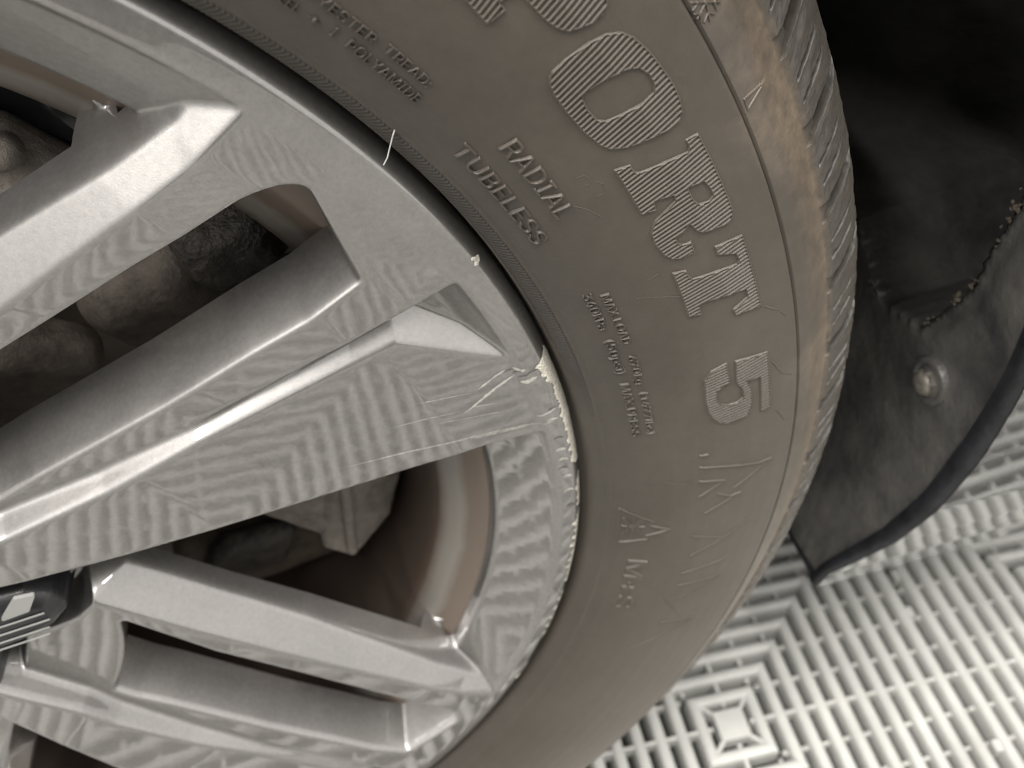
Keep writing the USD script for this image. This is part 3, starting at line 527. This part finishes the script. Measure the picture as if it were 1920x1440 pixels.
part(body, 'arch_trim', surf(polar(np.broadcast_to(prof_r[None], Yt.shape), np.broadcast_to(tl[:, None], Yt.shape), Yt)), trim_mat, True)

liner = thing('wheel_arch_liner', 'dirty black plastic wheel arch liner with a muddy screw beside the tyre', 'arch liner')
th = np.r_[np.arange(-17, 45, .35), np.arange(45, 197, 2.5), 197]; yy = np.r_[np.arange(-2, 75, 1.2), np.arange(75, 245, 8), 245]
TH, YY = np.meshgrid(th, yy, indexing='ij')
ye = np.interp(TH, [2.0, 4, 8.7, 12, 17.9, 60], [62, 32, 20.6, 16.9, 9, 4]); lo = np.interp(YY, [30, 52, 60, 75, 245], [4, 2.6, 3.4, 6, 9])
inside = np.minimum((YY - ye) * .7, (TH - lo) * 6.2)
step_ = np.clip(inside / 5.0, 0, 1); step_ = step_ * step_ * (3 - 2 * step_)
Ro = 369.5 + 170 * step_ + 1.2 * np.clip(np.sin(np.clip(inside / -4.0, 0, 1) * np.pi), 0, 1)
Ro += (meshkit.fbm(np.stack([TH * .35, YY * .06, 0 * TH], -1), 4, 8) - .5) * 3.0
Ro -= 4.0 * np.exp(-((TH - 1.7) ** 2 * 40 + (YY - 19) ** 2) / 60.0)
Yl = np.maximum(YY, ed0(np.minimum(TH, 60)) + 9.0 + 0 * YY) if False else YY + (ed0(TH) + 9.0) * np.clip(1 - (YY + 2) / 60, 0, 1)
part(liner, 'liner_shell', surf(polar(Ro, TH, Yl)), liner_mat, True)
part(liner, 'leak_stop_wall', revolve([(40, 246), (470, 246)], 90), liner_mat)  # plate added so no light leaks in from behind the wheel
ey = np.linspace(6, 20, 60); c_ = []
edge = [(a, float(np.interp(a, [4, 8.7, 12, 17.9, 22], [32, 20.6, 16.9, 9, 7]))) for a in np.linspace(4.2, 18, 60)] + [(float(np.interp(y, [32, 52, 60], [4, 2.6, 3.4])), y) for y in np.linspace(33, 60, 40)]
lumps = []
for a, y in edge:
    for q in range(4):
        if meshkit.noise(np.array([a * 1.1, y * .13, 4.0]), 3) < .42 + .18 * q: continue
        yl = y + (ed0(a) + 9.0) * max(0, 1 - (y + 2) / 60) + rng.normal(0, .9); c = polar(np.array(369.3), a + rng.normal(0, .2), yl)
        i_ = trimesh.creation.icosphere(1, float(.2 + .7 * rng.random() ** 3) / 1000); i_.apply_scale(rng.uniform(.5, 1.9, 3)); i_.apply_translation(c); lumps.append(i_)
mc = part(liner, 'mud_crust', trimesh.util.concatenate(lumps), crust_mat); stage.GetPrimAtPath(mc).SetCustomDataByKey('kind', 'stuff')
def on_liner(a, y, lift): return polar(np.array(369.5 - lift), a, y + (ed0(a) + 9.0) * max(0, 1 - (y + 2) / 60))
def screw(a, y):
    c = on_liner(a, y, 0); n_ = -np.array([math.cos(math.radians(a)), 0, math.sin(math.radians(a))]); tmp = trimesh.geometry.align_vectors([0, 0, 1], n_)
    tmp[:3, 3] = c
    w = trimesh.creation.revolve(np.array([(0, 3.2), (3.4, 3.4), (6.2, 2.2), (7.2, 2.9), (8.6, 2.6), (9.4, 1.0), (9.6, -3)]) / 1000, sections=40); w.apply_transform(tmp)
    h = trimesh.creation.cylinder(.0050, .0046, sections=6); h.apply_translation((0, 0, .0028)); h.apply_transform(tmp)
    hd = trimesh.creation.icosphere(3, .0046); hd.apply_scale((1, 1, .5)); hd.apply_translation((0, 0, .0046)); hd.apply_transform(tmp)
    p = part(liner, 'screw', h, screw_mat, 30); part(p, 'washer', w, liner_mat, 40); part(p, 'screw_dome', hd, screw_mat, True)
screw(1.7, 20.5)

# ------------------------------------------------------------------ a white fibre caught between rim and tyre
fib = trimesh.util.concatenate([trimesh.creation.cylinder(.00015, segment=[a, b], sections=8) for a, b in zip(*(lambda p: (p[:-1], p[1:]))(np.array([polar(np.array(r), t, y) for r, t, y in [(232.6, 37.85, -1.4), (234.4, 38.1, -2.2), (237, 38.6, -3.2), (239.4, 39.05, -4.2), (240.4, 39.2, -4.4)]])))])
fm = usdkit.mesh(stage, '/World/white_fibre', fib, slat_mat, True); UsdGeom.Xformable(fm).AddTranslateOp().Set(Gf.Vec3d(0, 0, HZ))
for k_, v_ in (('label', 'thin white fibre bridging the dark gap between rim edge and tyre'), ('category', 'fibre')): fm.GetPrim().SetCustomDataByKey(k_, v_)
